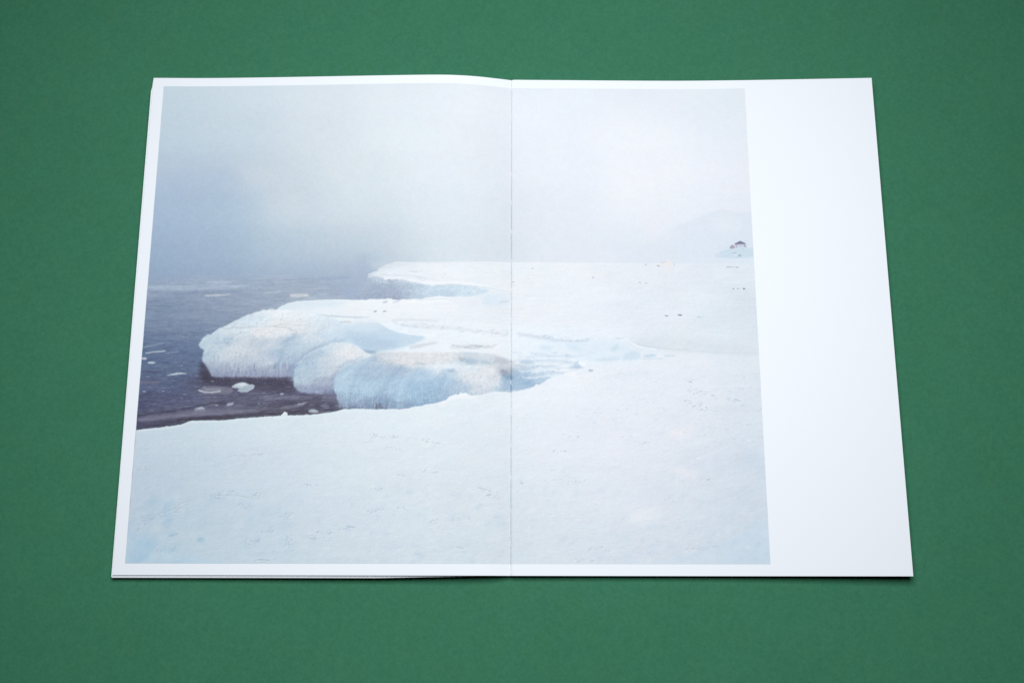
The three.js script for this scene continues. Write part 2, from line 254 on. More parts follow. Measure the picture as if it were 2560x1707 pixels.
  softWithin(cliff, 1.8, () => {
    tones([[900, 735, 0x98a8c2], [925, 700, 0xb0c4d6], [930, 725, 0x9aa8bf], [970, 715, 0xa3b3c7], [985, 740, 0x97a4bc], [1000, 728, 0xa0afc4], [1020, 715, 0xb9ccda], [1040, 735, 0xb7cbdc], [1080, 730, 0xbed2e1], [1110, 720, 0xc2d7e5], [1150, 730, 0xc4d8e6], [1115, 738, 0xb0c5d9], [1200, 727, 0xcbdde9]], [876, 686, 1232, 754], [26, 13], 3);
    strokes(700, [885, 692, 1060, 750], { len: [4, 14], ang: [1.3, 1.75], width: [0.7, 1.4], colors: ['#8290ad', '#c2d1df', '#98a7c0'], alpha: [0.08, 0.3] });
    strokes(300, [1040, 708, 1225, 745], { len: [4, 16], ang: [-0.1, 0.5], width: [0.7, 1.4], colors: ['#d3e2ec', '#9db5cd'], alpha: [0.1, 0.3] });
  });
  fill([[890, 690], [930, 705], [930, 740], [895, 746], [876, 746]], '#9aabc3', { alpha: 0.6, blur: 9 });
  line([[922, 690], [930, 684], [947, 680], [960, 676]], '#dce7ee', 2.4, { alpha: 0.5, blur: 1.6 });
  fill([[880, 655], [922, 662], [934, 690], [930, 740], [880, 747]], '#a3b3c7', { alpha: 0.5, blur: 9 });
  strokes(160, [935, 676, 1060, 708], { len: [6, 24], ang: [-0.1, 0.3], width: [0.8, 1.8], colors: ['#c8d6e1', '#eef3f7', '#b8c8d8'], alpha: [0.12, 0.45] });
  line([[960, 697], [985, 694], [1010, 696], [1040, 703], [1075, 708], [1140, 705], [1200, 712], [1240, 722], [1273, 728]], '#e8f0f5', 4, { alpha: 0.85, blur: 1.2 });
  line([[1085, 713], [1130, 711.5], [1180, 714], [1240, 722], [1272, 729]], '#b7c5d2', 1.4, { alpha: 0.7, blur: 0.6 });
  line([[950, 688], [990, 686], [1050, 691], [1100, 702]], '#c8d6e1', 1.6, { alpha: 0.7, blur: 0.9 });
  fill([[1200, 742], [1225, 732], [1276, 736], [1276, 756], [1230, 768], [1205, 758]], '#cfe1ee', { alpha: 0.75, blur: 5 });
  line([[1250, 756], [1262, 752], [1276, 753]], '#9fb3c6', 1.3, { alpha: 0.7, blur: 0.6 });
  // snow rim in front of the far cliff
  fill([[880, 751], [912, 750], [935, 746.5], [985, 747], [998, 751], [1010, 747.5], [1035, 747], [1046, 751], [1080, 740.5], [1110, 740], [1130, 745], [1120, 756], [1000, 760], [900, 758]], '#e6ecf2', { alpha: 0.95, blur: 0.7 });
  blob(962, 754.5, 8, 2.4, '#b3c1cf', { alpha: 0.8, blur: 1, turn: -0.2 }); blob(990, 754.5, 9, 2.2, '#bac8d5', { alpha: 0.8, blur: 1, turn: -0.2 });
  line([[1048, 751], [1085, 744], [1130, 749]], '#b8c8d8', 1.4, { alpha: 0.7, blur: 0.8 });
  // shore shelf
  fill([[694, 772], [703, 765], [720, 757.5], [745, 752.5], [790, 750], [860, 752], [870, 762], [800, 770], [700, 773]], '#cadeec', { alpha: 0.55, blur: 5 });
  line([[700, 784], [760, 786], [830, 789], [880, 793], [920, 793]], '#b9c8d5', 3, { alpha: 0.6, blur: 1.6 });
  line([[780, 787], [860, 793], [905, 794]], '#9fb4c8', 1.6, { alpha: 0.7, blur: 0.8 });
  line([[840, 806], [858, 803.5], [876, 805]], '#b9bfc6', 4, { alpha: 0.8, blur: 1.4 });
  line([[980, 800], [1020, 797], [1090, 802]], '#c6d0da', 4, { alpha: 0.7, blur: 2.2 });
  fill([[995, 815], [1020, 808], [1060, 812], [1130, 817], [1200, 824], [1270, 832], [1276, 838], [1200, 832], [1120, 822], [1050, 823], [1020, 818]], '#c2ccd7', { alpha: 0.35, blur: 3 });
  strokes(420, [985, 804, 1272, 840], { len: [3, 12], ang: [-0.1, 0.25], width: [0.8, 1.5], colors: ['#93a3b6', '#e9eef3', '#a3b1c1'], alpha: [0.16, 0.5], keep: (x, y) => Math.exp(-(((y - (810 + (x - 1000) * 0.087)) / 6) ** 2)) });
  for (const [x, y] of [[938, 778], [962, 778]]) blob(x, y, 5, 1.6, '#93a3b3', { alpha: 0.9, blur: 0.6, turn: -0.2 });
  // broad blue hollow
  fill([[745, 832], [790, 822], [840, 812], [900, 806], [948, 806], [962, 815], [985, 828], [1040, 838], [1070, 840], [1045, 855], [1010, 868], [960, 876], [930, 884], [905, 876], [880, 860], [840, 852], [790, 842]], '#c3d9e8', { alpha: 0.8, blur: 5 });
  fill([[862, 822], [900, 812], [946, 805], [958, 812], [984, 828], [1020, 835], [1068, 840], [1040, 857], [1005, 868], [960, 876], [925, 882], [900, 868], [880, 850]], '#bcd5e7', { alpha: 0.75, blur: 2.2 });
  fill([[820, 840], [870, 830], [930, 838], [985, 850], [1010, 862], [960, 874], [930, 884], [905, 872], [860, 852]], '#b2cde1', { alpha: 0.7, blur: 9 });
  fill([[870, 820], [905, 810], [946, 808], [960, 818], [930, 826], [880, 830]], '#d2e2ee', { alpha: 0.6, blur: 7 });
  fill([[870, 848], [930, 846], [985, 852], [1000, 864], [950, 876], [915, 878]], '#a5c1d9', { alpha: 0.4, blur: 8 });
  fill([[900, 872], [920, 876], [945, 878], [938, 884], [920, 884]], '#86a0ba', { alpha: 0.8, blur: 2.6 });
  fill([[946, 806], [962, 815], [990, 830], [1045, 838], [1120, 832], [1060, 822], [1000, 816]], '#e3edf4', { alpha: 0.9, blur: 2 });
  line([[948, 805], [962, 814], [990, 829], [1040, 837], [1090, 838]], '#eef3f7', 3, { alpha: 0.7, blur: 1.4 });
  strokes(700, [760, 810, 1060, 884], { len: [4, 14], ang: [-0.9, -0.1], width: [0.7, 1.3], colors: ['#9dbdd6', '#d5e5f0', '#a9c6dc'], alpha: [0.06, 0.25], keep: (x, y) => (y > 815 && x > 800 && x < 1040 ? 1 : 0.3) });
  fill([[1020, 868], [1050, 858], [1095, 853], [1098, 857], [1060, 866], [1028, 874]], '#c4ccd4', { alpha: 0.65, blur: 1.8 });

  // --- the ice front: rounded lobes of frozen spray
  const lobeTop = [[497, 868], [496, 860], [504, 845], [515, 836], [528, 834], [545, 822], [562, 817], [590, 800], [630, 783], [655, 776], [680, 772], [760, 778], [860, 800], [860, 850], [840, 862], [790, 845], [740, 836], [680, 860], [520, 880]];
  softWithin(lobeTop, 1.4, () => {
    tones([[510, 855, 0xb9d0df], [540, 835, 0xc6d9e6], [570, 820, 0xcfdfe9], [600, 805, 0xc4daea], [640, 790, 0xd2e3ee], [690, 782, 0xe6edf2], [760, 790, 0xe0eaf1], [640, 815, 0xdde8ef], [700, 812, 0xe1e8ec], [760, 815, 0xdfe8ee], [820, 815, 0xcfe0ec], [600, 825, 0xd7e2ea], [680, 830, 0xe4e6ea], [720, 822, 0xdedfe0], [830, 840, 0xc3d8e8], [770, 830, 0xced8e0]], [480, 765, 880, 890], [38, 18], 4);
    line([[560, 822], [610, 818], [680, 814], [730, 822], [745, 832]], '#a9b4c1', 1.6, { alpha: 0.75, blur: 0.8 });
    line([[690, 812], [730, 808], [770, 812]], '#bfbfc3', 2, { alpha: 0.5, blur: 1.2 });
    strokes(14, [580, 785, 780, 815], { len: [1.5, 3.4], width: [1, 1.5], colors: ['#8ea0b3'], alpha: [0.3, 0.7] });
    strokes(500, [500, 775, 860, 840], { len: [6, 24], ang: [-0.25, 0.1], width: [0.7, 1.5], colors: ['#b7cbdc', '#f0f4f7', '#c3d3e0'], alpha: [0.08, 0.3] });
  });
  line([[528, 834], [545, 822], [562, 817], [590, 800], [630, 783], [655, 776], [680, 772]], '#e4eef4', 1.8, { alpha: 0.8, blur: 0.7 });
  const hang = (samples, outline, box, n, { dark = '#8498b5', mid = '#a6bed3', lite = '#d2dfe9', lean = 0, edge = 1.6, erase } = {}) => softWithin(outline, edge, () => {
    tones(samples, box, [23, 12], 4);
    strokes(n, box, { len: [3, 9], ang: (x, y) => Math.PI / 2 + lean + (rand() - 0.5) * 1.2, width: [0.8, 2], colors: [lite, mid, '#c2d2df', dark], alpha: [0.04, 0.2] });
    strokes(n >> 1, [box[0], lerp(box[1], box[3], 0.55), box[2], box[3]], { len: [5, 14], ang: [1.42, 1.7], width: [0.8, 1.6], colors: [lite, dark, mid], alpha: [0.06, 0.26] });
  }, erase);
  const lobe1 = [[507, 905], [504, 892], [508, 878], [520, 866], [532, 855], [560, 842], [600, 828], [650, 816], [700, 822], [722, 836], [770, 832], [805, 845], [830, 862], [790, 900], [760, 930], [745, 945], [700, 943], [620, 944], [550, 944], [530, 944], [522, 928], [512, 914]];
  hang([[512, 890, 0xb3cadb], [530, 870, 0xbcd0dd], [560, 850, 0xb5cadb], [600, 838, 0xccdae3], [650, 828, 0xe2e6e9], [700, 832, 0xe0e5e9], [560, 890, 0xcbd7e0], [600, 870, 0xced8e1], [650, 860, 0xc0cdda], [700, 860, 0xccd8e1], [540, 915, 0xb0c0d2], [600, 905, 0xc2cddb], [660, 900, 0xc3cfdc], [700, 890, 0xb7cadb], [530, 930, 0x8f9cb6], [560, 926, 0x9ba8c0], [560, 941, 0x838ca9], [600, 920, 0xa9b6ca], [640, 926, 0xa1adc4], [640, 942, 0x8790ad], [700, 926, 0x98a8c2], [700, 942, 0x7f89a8], [740, 850, 0xbfd1df], [780, 845, 0xd0dde6], [730, 880, 0xb5cbdd], [780, 870, 0xbed2e0], [715, 858, 0xa9c0d5], [705, 885, 0xa5bdd4], [730, 925, 0x8b9dbb], [735, 941, 0x7c86a5], [750, 900, 0xa6bdd3], [765, 885, 0xb0c6d8]], lobe1, [500, 812, 835, 948], 2600);
  line([[508, 884], [516, 873], [532, 862], [550, 862]], '#dce9ef', 1.6, { alpha: 0.5, blur: 1 });
  line([[738, 838], [716, 852], [704, 875], [698, 905], [694, 938]], '#90aac6', 9, { alpha: 0.6, blur: 5 });
  line([[800, 868], [772, 884], [752, 903]], '#93b0cb', 8, { alpha: 0.5, blur: 5 });
  strokes(90, [528, 842, 600, 862], { len: [5, 16], ang: [-0.7, 0.1], width: [0.8, 1.5], colors: ['#7f9db8', '#d9e7ee'], alpha: [0.2, 0.55], keep: (x, y) => Math.exp(-(((x - 560) / 22) ** 2)) });
  strokes(140, [580, 912, 720, 940], { len: [8, 20], ang: [1.52, 1.62], width: [0.8, 1.6], colors: ['#d5dde8', '#6d7793', '#c8d2e0'], alpha: [0.2, 0.6] });
  line([[528, 945], [620, 945], [735, 944]], '#423e55', 4, { alpha: 0.75, blur: 2 });
  fill([[500, 900], [512, 914], [524, 938], [530, 950], [505, 952], [496, 930]], '#3a3750', { alpha: 0.7, blur: 4 });
  line([[534, 932], [600, 934], [680, 933], [736, 932]], '#8f9ab8', 12, { alpha: 0.55, blur: 5 });
  strokes(170, [540, 915, 735, 944], { len: [6, 16], ang: [1.5, 1.64], width: [0.8, 1.5], colors: ['#c8d2e0', '#7f89a8', '#8f9ab8'], alpha: [0.14, 0.42] });
  line([[726, 950], [727, 925], [737, 908], [752, 893], [782, 871], [822, 855], [860, 851]], '#8fa6c2', 8, { alpha: 0.5, blur: 4 });
  const lobe2 = [[733, 962], [731, 945], [735, 922], [745, 908], [760, 893], [790, 874], [825, 860], [862, 856], [886, 863], [906, 876], [928, 890], [905, 905], [860, 925], [838, 950], [836, 975], [845, 990], [820, 986], [790, 985], [765, 983], [748, 981], [740, 973]];
  hang([[740, 945, 0xabc5d8], [760, 905, 0xa9c3d8], [790, 885, 0xaec6d9], [830, 868, 0xcbdbe6], [870, 865, 0xdfe5ea], [860, 885, 0xe3e5e8], [910, 885, 0xdde5ea], [820, 900, 0xc6d3de], [780, 930, 0xb1c7d8], [760, 955, 0xb3c7d7], [820, 930, 0xc4cfda], [800, 960, 0xa6b4c9], [830, 955, 0xa3afc4], [745, 972, 0x93a5be], [765, 978, 0x8a9bb7], [790, 975, 0x8f9db7], [815, 980, 0x757f9d], [832, 965, 0x8f9bb5], [860, 910, 0xcdd9e2]], lobe2, [726, 852, 932, 992], 1700);
  line([[747, 907], [760, 893], [790, 874], [825, 860], [862, 856], [886, 863], [906, 876]], '#e7eef2', 1.6, { alpha: 0.5, blur: 1 });
  line([[742, 968], [770, 974], [805, 974], [834, 966]], '#8f9ab8', 12, { alpha: 0.5, blur: 5 });
  fill([[800, 985], [838, 975], [846, 1000], [830, 1010], [800, 995]], '#6a6e8c', { alpha: 0.6, blur: 5 });
  line([[828, 975], [828, 956], [833, 939], [843, 925], [860, 911], [882, 901], [906, 894]], '#8fa6c2', 8, { alpha: 0.5, blur: 4 });
  const lobe3 = [[834, 972], [834, 956], [839, 941], [848, 929], [864, 916], [884, 906], [908, 899], [928, 889], [945, 881], [980, 880], [1040, 882], [1090, 884], [1140, 878], [1190, 880], [1250, 890], [1300, 905], [1360, 915], [1400, 928], [1370, 950], [1340, 965], [1290, 978], [1180, 992], [1110, 1003], [1060, 1014], [1000, 1024], [930, 1024], [872, 1024], [856, 1018], [846, 1006], [838, 990]];
  hang([[840, 970, 0xaccade], [850, 940, 0xadc8dc], [890, 915, 0xaec8dc], [920, 903, 0xbacedd], [950, 895, 0xb5c5d5], [930, 930, 0xa5bdd4], [870, 965, 0xb0cee2], [845, 998, 0x93aac4], [880, 1000, 0x9ab7d0], [865, 1014, 0x8496b2], [900, 1016, 0x7c90ae], [945, 1005, 0x8aa3c0], [950, 1018, 0x707d9b], [930, 975, 0xacc9de], [980, 960, 0xa6c4db], [1000, 925, 0xa8bdd2], [1020, 905, 0xd9dcdf], [1060, 900, 0xdddfe1], [1100, 895, 0xd8e0e6], [1010, 990, 0x9fc0d9], [1060, 970, 0x9cbcd7], [1060, 935, 0xaac5db], [1000, 1016, 0x88a6c3], [1050, 1010, 0x88a9c7], [1060, 998, 0x93b4d0], [1100, 985, 0x97b7d3], [1110, 955, 0xa5c1d9], [1090, 920, 0xdbe5ec], [1120, 935, 0xc1d4e2], [1160, 920, 0xd3e0e8], [1180, 950, 0xdde2e6], [1230, 950, 0xdce0e4], [1160, 965, 0xb4c4d5], [1200, 975, 0xc3cfdb], [1140, 980, 0xa4b9d1], [1170, 905, 0xb6c9d9], [1210, 908, 0xc7d3dc], [1240, 925, 0xe0e2e3], [1260, 905, 0xc0cad4], [1262, 930, 0xa5adbb], [1270, 945, 0x93b1cb], [1255, 970, 0xb2c8da], [1300, 935, 0xa3bfd8], [1320, 955, 0x94b2cf], [1290, 965, 0xb0c9de], [1350, 945, 0xb9d0e2], [1350, 925, 0xd6e1ea], [1290, 910, 0xdfe4e9]], lobe3, [828, 876, 1405, 1028], 4200, { dark: '#7d97b4', mid: '#95b7d2', lite: '#c6dbe9', lean: 0.35, erase: () => { line([[940, 878], [1000, 876], [1100, 878], [1200, 876], [1290, 892], [1400, 922]], '#000', 8, { alpha: 0.9, blur: 6 }); fill([[1290, 880], [1420, 890], [1440, 950], [1385, 950], [1365, 932], [1330, 925], [1345, 908], [1310, 902]], '#000', { alpha: 0.85, blur: 7 }); } });
  for (const [pts, wd] of [[[[1284, 912], [1320, 918], [1352, 914], [1398, 917]], 5], [[[1290, 932], [1330, 936], [1368, 930], [1412, 932]], 6], [[[1300, 948], [1340, 950], [1372, 944]], 7], [[[1296, 900], [1340, 903], [1392, 900], [1440, 908]], 4], [[[1330, 886], [1400, 893], [1470, 888]], 3]]) { line(pts, '#a5bfd8', wd, { alpha: 0.5, blur: 2.4 }); line(pts.map(([x, y]) => [x + 6, y - 5]), '#eef3f7', wd * 0.6, { alpha: 0.6, blur: 1.6 }); }
  line([[1128, 922], [1112, 940], [1098, 962], [1082, 992]], '#8fb0cc', 12, { alpha: 0.55, blur: 5 });
  line([[1118, 934], [1140, 920], [1175, 914], [1215, 918], [1242, 932], [1252, 955]], '#e4eaee', 6, { alpha: 0.7, blur: 3 });
  line([[1126, 928], [1148, 915], [1180, 909]], '#8fabc6', 5, { alpha: 0.55, blur: 2.4 });
  line([[950, 890], [925, 903], [898, 925], [880, 955], [876, 990]], '#92aec8', 9, { alpha: 0.5, blur: 5 });
  line([[1010, 915], [985, 930], [966, 955], [956, 990]], '#8fabc6', 10, { alpha: 0.5, blur: 5 });
  line([[905, 905], [880, 918], [860, 940], [850, 970]], '#c6dbe9', 8, { alpha: 0.5, blur: 4 });
  line([[1040, 925], [1015, 945], [1000, 975], [996, 1005]], '#c1d8e8', 10, { alpha: 0.45, blur: 5 });
  line([[1085, 925], [1062, 945], [1050, 970]], '#bcd5e7', 8, { alpha: 0.4, blur: 4 });
  fill([[1252, 945], [1276, 940], [1330, 950], [1345, 962], [1300, 975], [1252, 975]], '#94b2cf', { alpha: 0.45, blur: 6 });
  // brown-grey crust of snow on top of the near lobe
  fill([[930, 888], [960, 880], [1010, 880], [1070, 886], [1140, 880], [1170, 888], [1130, 902], [1060, 904], [1030, 912], [990, 912], [970, 902]], '#dddee0', { alpha: 0.55, blur: 5 });
  strokes(420, [950, 880, 1180, 912], { len: [4, 15], ang: [-0.1, 0.22], width: [0.8, 1.6], colors: ['#aba7a8', '#f1f1f0', '#bcb8b7', '#c9cdd2'], alpha: [0.1, 0.36] });
  fill([[950, 884], [1010, 880], [1080, 886], [1150, 882], [1150, 900], [1060, 904], [1000, 910]], '#d3dae2', { alpha: 0.4, blur: 6 });
  fill([[1075, 912], [1130, 906], [1180, 912], [1160, 924], [1110, 926]], '#e1eaf0', { alpha: 0.7, blur: 4 });
  fill([[1120, 924], [1140, 916], [1190, 918], [1240, 928], [1250, 950], [1245, 972], [1190, 984], [1170, 984], [1190, 950], [1160, 935]], '#d9e0e7', { alpha: 0.55, blur: 6 });
  fill([[1120, 940], [1150, 945], [1175, 970], [1165, 986], [1110, 996]], '#a5c1d9', { alpha: 0.45, blur: 7 });
  strokes(500, [1140, 930, 1250, 985], { len: [3, 9], ang: [0.6, 2.0], width: [0.8, 1.7], colors: ['#a9b8c9', '#eceef0', '#c4cdd6'], alpha: [0.12, 0.4] });
  for (const [x, y, a, b, col] of [[1172, 903, 20, 5, '#a3b9cd'], [1214, 906, 16, 4, '#a9bccb'], [1255, 903, 18, 7, '#b6bcc4'], [1262, 930, 11, 5, '#9198aa'], [1127, 927, 16, 3.5, '#9db9d2'], [1268, 941, 14, 5, '#7d9cba'], [1152, 897, 8, 3.5, '#a6aeb8'], [1050, 908, 14, 3, '#a9b7c6']]) blob(x, y, a, b, col, { alpha: 0.8, blur: 2.6, turn: 0.15 });
  fill([[1150, 888], [1160, 884], [1240, 884], [1262, 890], [1230, 896], [1170, 895]], '#d2d7dc', { alpha: 0.6, blur: 3 });
  for (const [x, y, k] of [[870, 915, 0.6], [905, 918, 0.7], [960, 935, 0.8], [1010, 930, 0.7], [1075, 935, 0.7]]) line([[x + 40, y - 12], [x + 8, y + 12], [x - 12, y + 50]], '#8fabc6', 7, { alpha: 0.3 * k, blur: 4 });
  line([[925, 1015], [945, 985], [955, 975]], '#7b93b0', 5, { alpha: 0.4, blur: 4 });
  line([[850, 1012], [900, 1014], [960, 1016], [1030, 1010]], '#7c90ae', 9, { alpha: 0.45, blur: 4 });
  fill([[930, 1022], [945, 1005], [955, 1012], [960, 1023]], '#5f6880', { alpha: 0.7, blur: 2 });
  fill([[850, 1022], [875, 1014], [900, 1016], [910, 1022]], '#68708b', { alpha: 0.7, blur: 2.5 });
  strokes(260, [845, 985, 1100, 1022], { len: [8, 22], ang: [1.45, 1.75], width: [0.8, 1.6], colors: ['#d5e6f0', '#6f8aa8', '#86a5c2'], alpha: [0.15, 0.45] });
  // hollows on the shore side
  fill([[1118, 873], [1135, 864], [1180, 861], [1236, 862], [1240, 868], [1180, 872], [1140, 872]], '#cacfd5', { alpha: 0.6, blur: 2 });
  strokes(80, [1120, 862, 1240, 872], { len: [6, 20], ang: [-0.06, 0.04], width: [0.7, 1.2], colors: ['#93a2b3', '#e7ebef'], alpha: [0.25, 0.6] });
  fill([[1282, 834], [1310, 832], [1340, 838], [1390, 847], [1440, 850], [1475, 848], [1470, 855], [1400, 855], [1340, 846]], '#bccbda', { alpha: 0.6, blur: 2.4 });
  strokes(130, [1290, 830, 1475, 856], { len: [3, 10], ang: [-0.2, 0.5], width: [0.8, 1.6], colors: ['#8198b4', '#edf1f5'], alpha: [0.2, 0.6], keep: (x, y) => Math.exp(-(((y - (834 + (x - 1290) * 0.1)) / 7) ** 2)) });
  line([[1432, 853], [1440, 842]], '#f1f4f7', 2, { alpha: 0.8, blur: 0.5 });
  fill([[1345, 866], [1365, 864], [1385, 870], [1375, 876], [1355, 874]], '#c4d9e9', { alpha: 0.7, blur: 4 });
  fill([[1410, 858], [1440, 862], [1460, 872], [1450, 882], [1425, 872]], '#c6dbea', { alpha: 0.7, blur: 6 });
  fill([[1300, 895], [1345, 908], [1330, 912], [1300, 910]], '#a9c3da', { alpha: 0.6, blur: 2.4 });
  strokes(240, [1285, 880, 1420, 930], { len: [5, 18], ang: [-0.08, 0.12], width: [0.7, 1.5], colors: ['#98b2cc', '#edf2f6', '#b6c9da'], alpha: [0.15, 0.5] });
  strokes(160, [1260, 918, 1400, 975], { len: [4, 12], ang: [-0.5, 0.6], width: [0.9, 1.8], colors: ['#7f9fc0', '#d6e4ee', '#9ab6d0'], alpha: [0.15, 0.45], keep: (x, y) => (y > 1270 - 0.23 * x + 0 ? 1 : 0.2) });
  // blue pools by the ridge on the shore
  fill([[1470, 845], [1540, 848], [1556, 852], [1575, 860], [1600, 872], [1605, 888], [1590, 896], [1548, 904], [1500, 906], [1470, 902], [1440, 890], [1450, 870]], '#d6e6f2', { alpha: 0.75, blur: 7 });
  fill([[1554, 900], [1560, 885], [1575, 877], [1592, 879], [1605, 890], [1596, 898], [1578, 900]], '#c4d9e9', { alpha: 0.7, blur: 3.4 });
  fill([[1525, 876], [1538, 860], [1552, 862], [1545, 875], [1530, 880]], '#bcd6e7', { alpha: 0.7, blur: 3.4 });
  fill([[1480, 898], [1530, 892], [1560, 894], [1530, 902], [1490, 904]], '#c2d8e8', { alpha: 0.7, blur: 2.6 });
  fill([[1606, 889], [1625, 884], [1645, 886], [1640, 892], [1612, 893]], '#bcd6e8', { alpha: 0.9, blur: 1.2 });
  fill([[1655, 890], [1670, 886], [1695, 889], [1670, 893]], '#c0d9e9', { alpha: 0.9, blur: 1.2 });
  line([[1608, 897], [1640, 897], [1658, 896]], '#c2d8e8', 2.4, { alpha: 0.8, blur: 0.8 });
  fill([[1560, 842], [1600, 838], [1680, 842], [1780, 856], [1900, 868], [1900, 884], [1800, 882], [1720, 876], [1650, 870], [1610, 868], [1585, 856]], '#cfdae3', { alpha: 0.55, blur: 9 });
  line([[1590, 856], [1605, 865], [1640, 869], [1690, 874], [1720, 875]], '#b6c3cf', 2.6, { alpha: 0.6, blur: 2 });
  line([[1720, 876], [1780, 880], [1860, 884], [1900, 884]], '#bfcdd9', 2.4, { alpha: 0.6, blur: 2 });
  line([[1540, 845], [1570, 850], [1585, 857]], '#aab9c6', 1.6, { alpha: 0.7, blur: 0.8 });
  line([[1552, 850], [1563, 848], [1580, 856], [1600, 870], [1640, 874]], '#eef3f7', 3, { alpha: 0.85, blur: 1.2 });
  for (const [x, y, r] of [[1551, 902, 3], [1566, 902, 3.4], [1583, 900, 3.6], [1600, 900, 3], [1645, 889, 3.4], [1670, 895, 3], [1678, 891, 2.4]]) blob(x, y, r * 1.1, r * 0.6, '#e9eef3', { alpha: 0.8, blur: 0.8 });

  // --- foreground snow
  const fore = [[300, 1081], [345, 1074], [400, 1068], [450, 1062], [463, 1057], [470, 1053], [485, 1051], [550, 1051], [590, 1047], [650, 1042], [702, 1039], [706, 1034], [711, 1028.5], [716, 1031], [719, 1038], [752, 1038], [790, 1036], [820, 1032], [850, 1025], [862, 1022], [872, 1023], [882, 1021], [905, 1022], [935, 1023], [975, 1022], [1000, 1023], [1022, 1020], [1033, 1016], [1055, 1014], [1062, 1012], [1090, 1007], [1105, 1003], [1115, 1000], [1122, 992], [1131, 988], [1138, 985.5], [1147, 987], [1151, 982], [1156, 984], [1162, 981.5], [1170, 985], [1180, 989], [1210, 986], [1235, 979], [1250, 978], [1278, 981], [1292, 978], [1322, 972], [1335, 966], [1341, 961.5], [1350, 964], [1358, 957], [1372, 948], [1392, 942], [1410, 934], [1425, 934], [1437, 930], [1465, 927], [1500, 925], [1540, 922], [1600, 920], [1720, 930], [1960, 950], [1960, 1440], [300, 1440]];
  const near = [
    [350, 1100, 0xc9dcea], [500, 1080, 0xcde1ec], [700, 1070, 0xd5e4ee], [900, 1060, 0xdae7ef], [1100, 1040, 0xdde8f0], [1240, 1010, 0xdce7ee], [1350, 1000, 0xe2eaf3], [1500, 960, 0xe1e8f1], [1700, 980, 0xe1e8f1], [1880, 980, 0xdae5f0],
    [340, 1180, 0xc0d4e6], [480, 1180, 0xc3d6e6], [650, 1180, 0xcbdcea], [850, 1160, 0xd6e4ed], [1050, 1150, 0xd9e5ed], [1240, 1140, 0xd8e3eb], [1350, 1120, 0xdfe7f1], [1550, 1100, 0xe2e8f2], [1700, 1080, 0xdfe7f1], [1880, 1110, 0xd5e2ee],
    [330, 1280, 0xbdd3e7], [400, 1260, 0xc2d7e7], [550, 1280, 0xc4d8e7], [700, 1280, 0xcadcea], [900, 1280, 0xd2e1ec], [1100, 1270, 0xd5e2ec], [1240, 1260, 0xd2dfe8], [1350, 1260, 0xdbe5ef], [1550, 1240, 0xdce5f0], [1700, 1240, 0xd9e4ef], [1900, 1260, 0xcfdeec],
    [330, 1390, 0xbdd7e7], [450, 1390, 0xc0d8e7], [600, 1390, 0xc6dbe9], [800, 1390, 0xcee0eb], [1000, 1390, 0xd1e1ec], [1240, 1390, 0xd0e0ea], [1350, 1390, 0xd8e4ee], [1550, 1390, 0xd6e2ee], [1750, 1390, 0xd3e1ed], [1900, 1390, 0xcadceb],
  ];
  within(fore, () => {
    tones(near, BOX, [120, 75], 6);
    // lit crest along the edge over the water
  }, false);
  line([[345, 1077], [400, 1071], [450, 1065], [470, 1056], [485, 1054], [550, 1054], [650, 1045], [760, 1041], [850, 1028], [935, 1026], [1000, 1026]], '#dcebf2', 4, { alpha: 0.7, blur: 1.6 });
  within(fore, () => {
    line([[1105, 1008], [1122, 996], [1138, 990], [1160, 988], [1185, 994]], '#eef3f7', 12, { alpha: 0.8, blur: 4 });
    fill([[1230, 984], [1278, 986], [1340, 968], [1400, 945], [1500, 935], [1500, 960], [1350, 1000], [1260, 1020]], '#e9eef5', { alpha: 0.5, blur: 14 });
    strokes(5200, BOX, { len: [5, 34], ang: [-0.12, 0.1], width: [0.7, 1.7], colors: ['#b3c8dc', '#eef3f8', '#bfd2e3', '#e7eef5'], alpha: [0.04, 0.17] });
    // drifts on the right-hand page
    fill([[1640, 1170], [1720, 1130], [1800, 1110], [1920, 1090], [1920, 1200], [1800, 1190], [1720, 1180]], '#d3dfec', { alpha: 0.6, blur: 12 });
    line([[1745, 1146], [1772, 1138], [1790, 1128]], '#eaeff5', 4, { alpha: 0.5, blur: 2 }); line([[1800, 1124], [1830, 1108], [1850, 1106]], '#eaeff5', 3, { alpha: 0.5, blur: 2 }); strokes(120, [1720, 1090, 1890, 1160], { len: [3, 10], ang: [-0.6, 0.1], width: [0.8, 1.8], colors: ['#f0f3f7', '#b6c8da'], alpha: [0.2, 0.6], keep: (x, y) => Math.exp(-(((y - (1152 - (x - 1720) * 0.33)) / 6) ** 2)) });
    fill([[1820, 1130], [1880, 1120], [1915, 1130], [1915, 1200], [1850, 1170]], '#c6d7e8', { alpha: 0.55, blur: 16 });
    fill([[1660, 1160], [1720, 1170], [1760, 1190], [1700, 1190]], '#efeef3', { alpha: 0.6, blur: 8 });
    fill([[1660, 1085], [1720, 1062], [1750, 1070], [1720, 1090], [1680, 1098]], '#efecf1', { alpha: 0.55, blur: 9 });
    fill([[1560, 1290], [1600, 1270], [1660, 1265], [1640, 1300], [1600, 1315]], '#e8eef5', { alpha: 0.7, blur: 10 });
    fill([[1560, 930], [1640, 925], [1625, 935], [1560, 945], [1480, 945]], '#d5e0ea', { alpha: 0.6, blur: 5 });
    fill([[1760, 1030], [1830, 1010], [1900, 1015], [1900, 1030], [1820, 1036]], '#d2dfeb', { alpha: 0.5, blur: 8 });
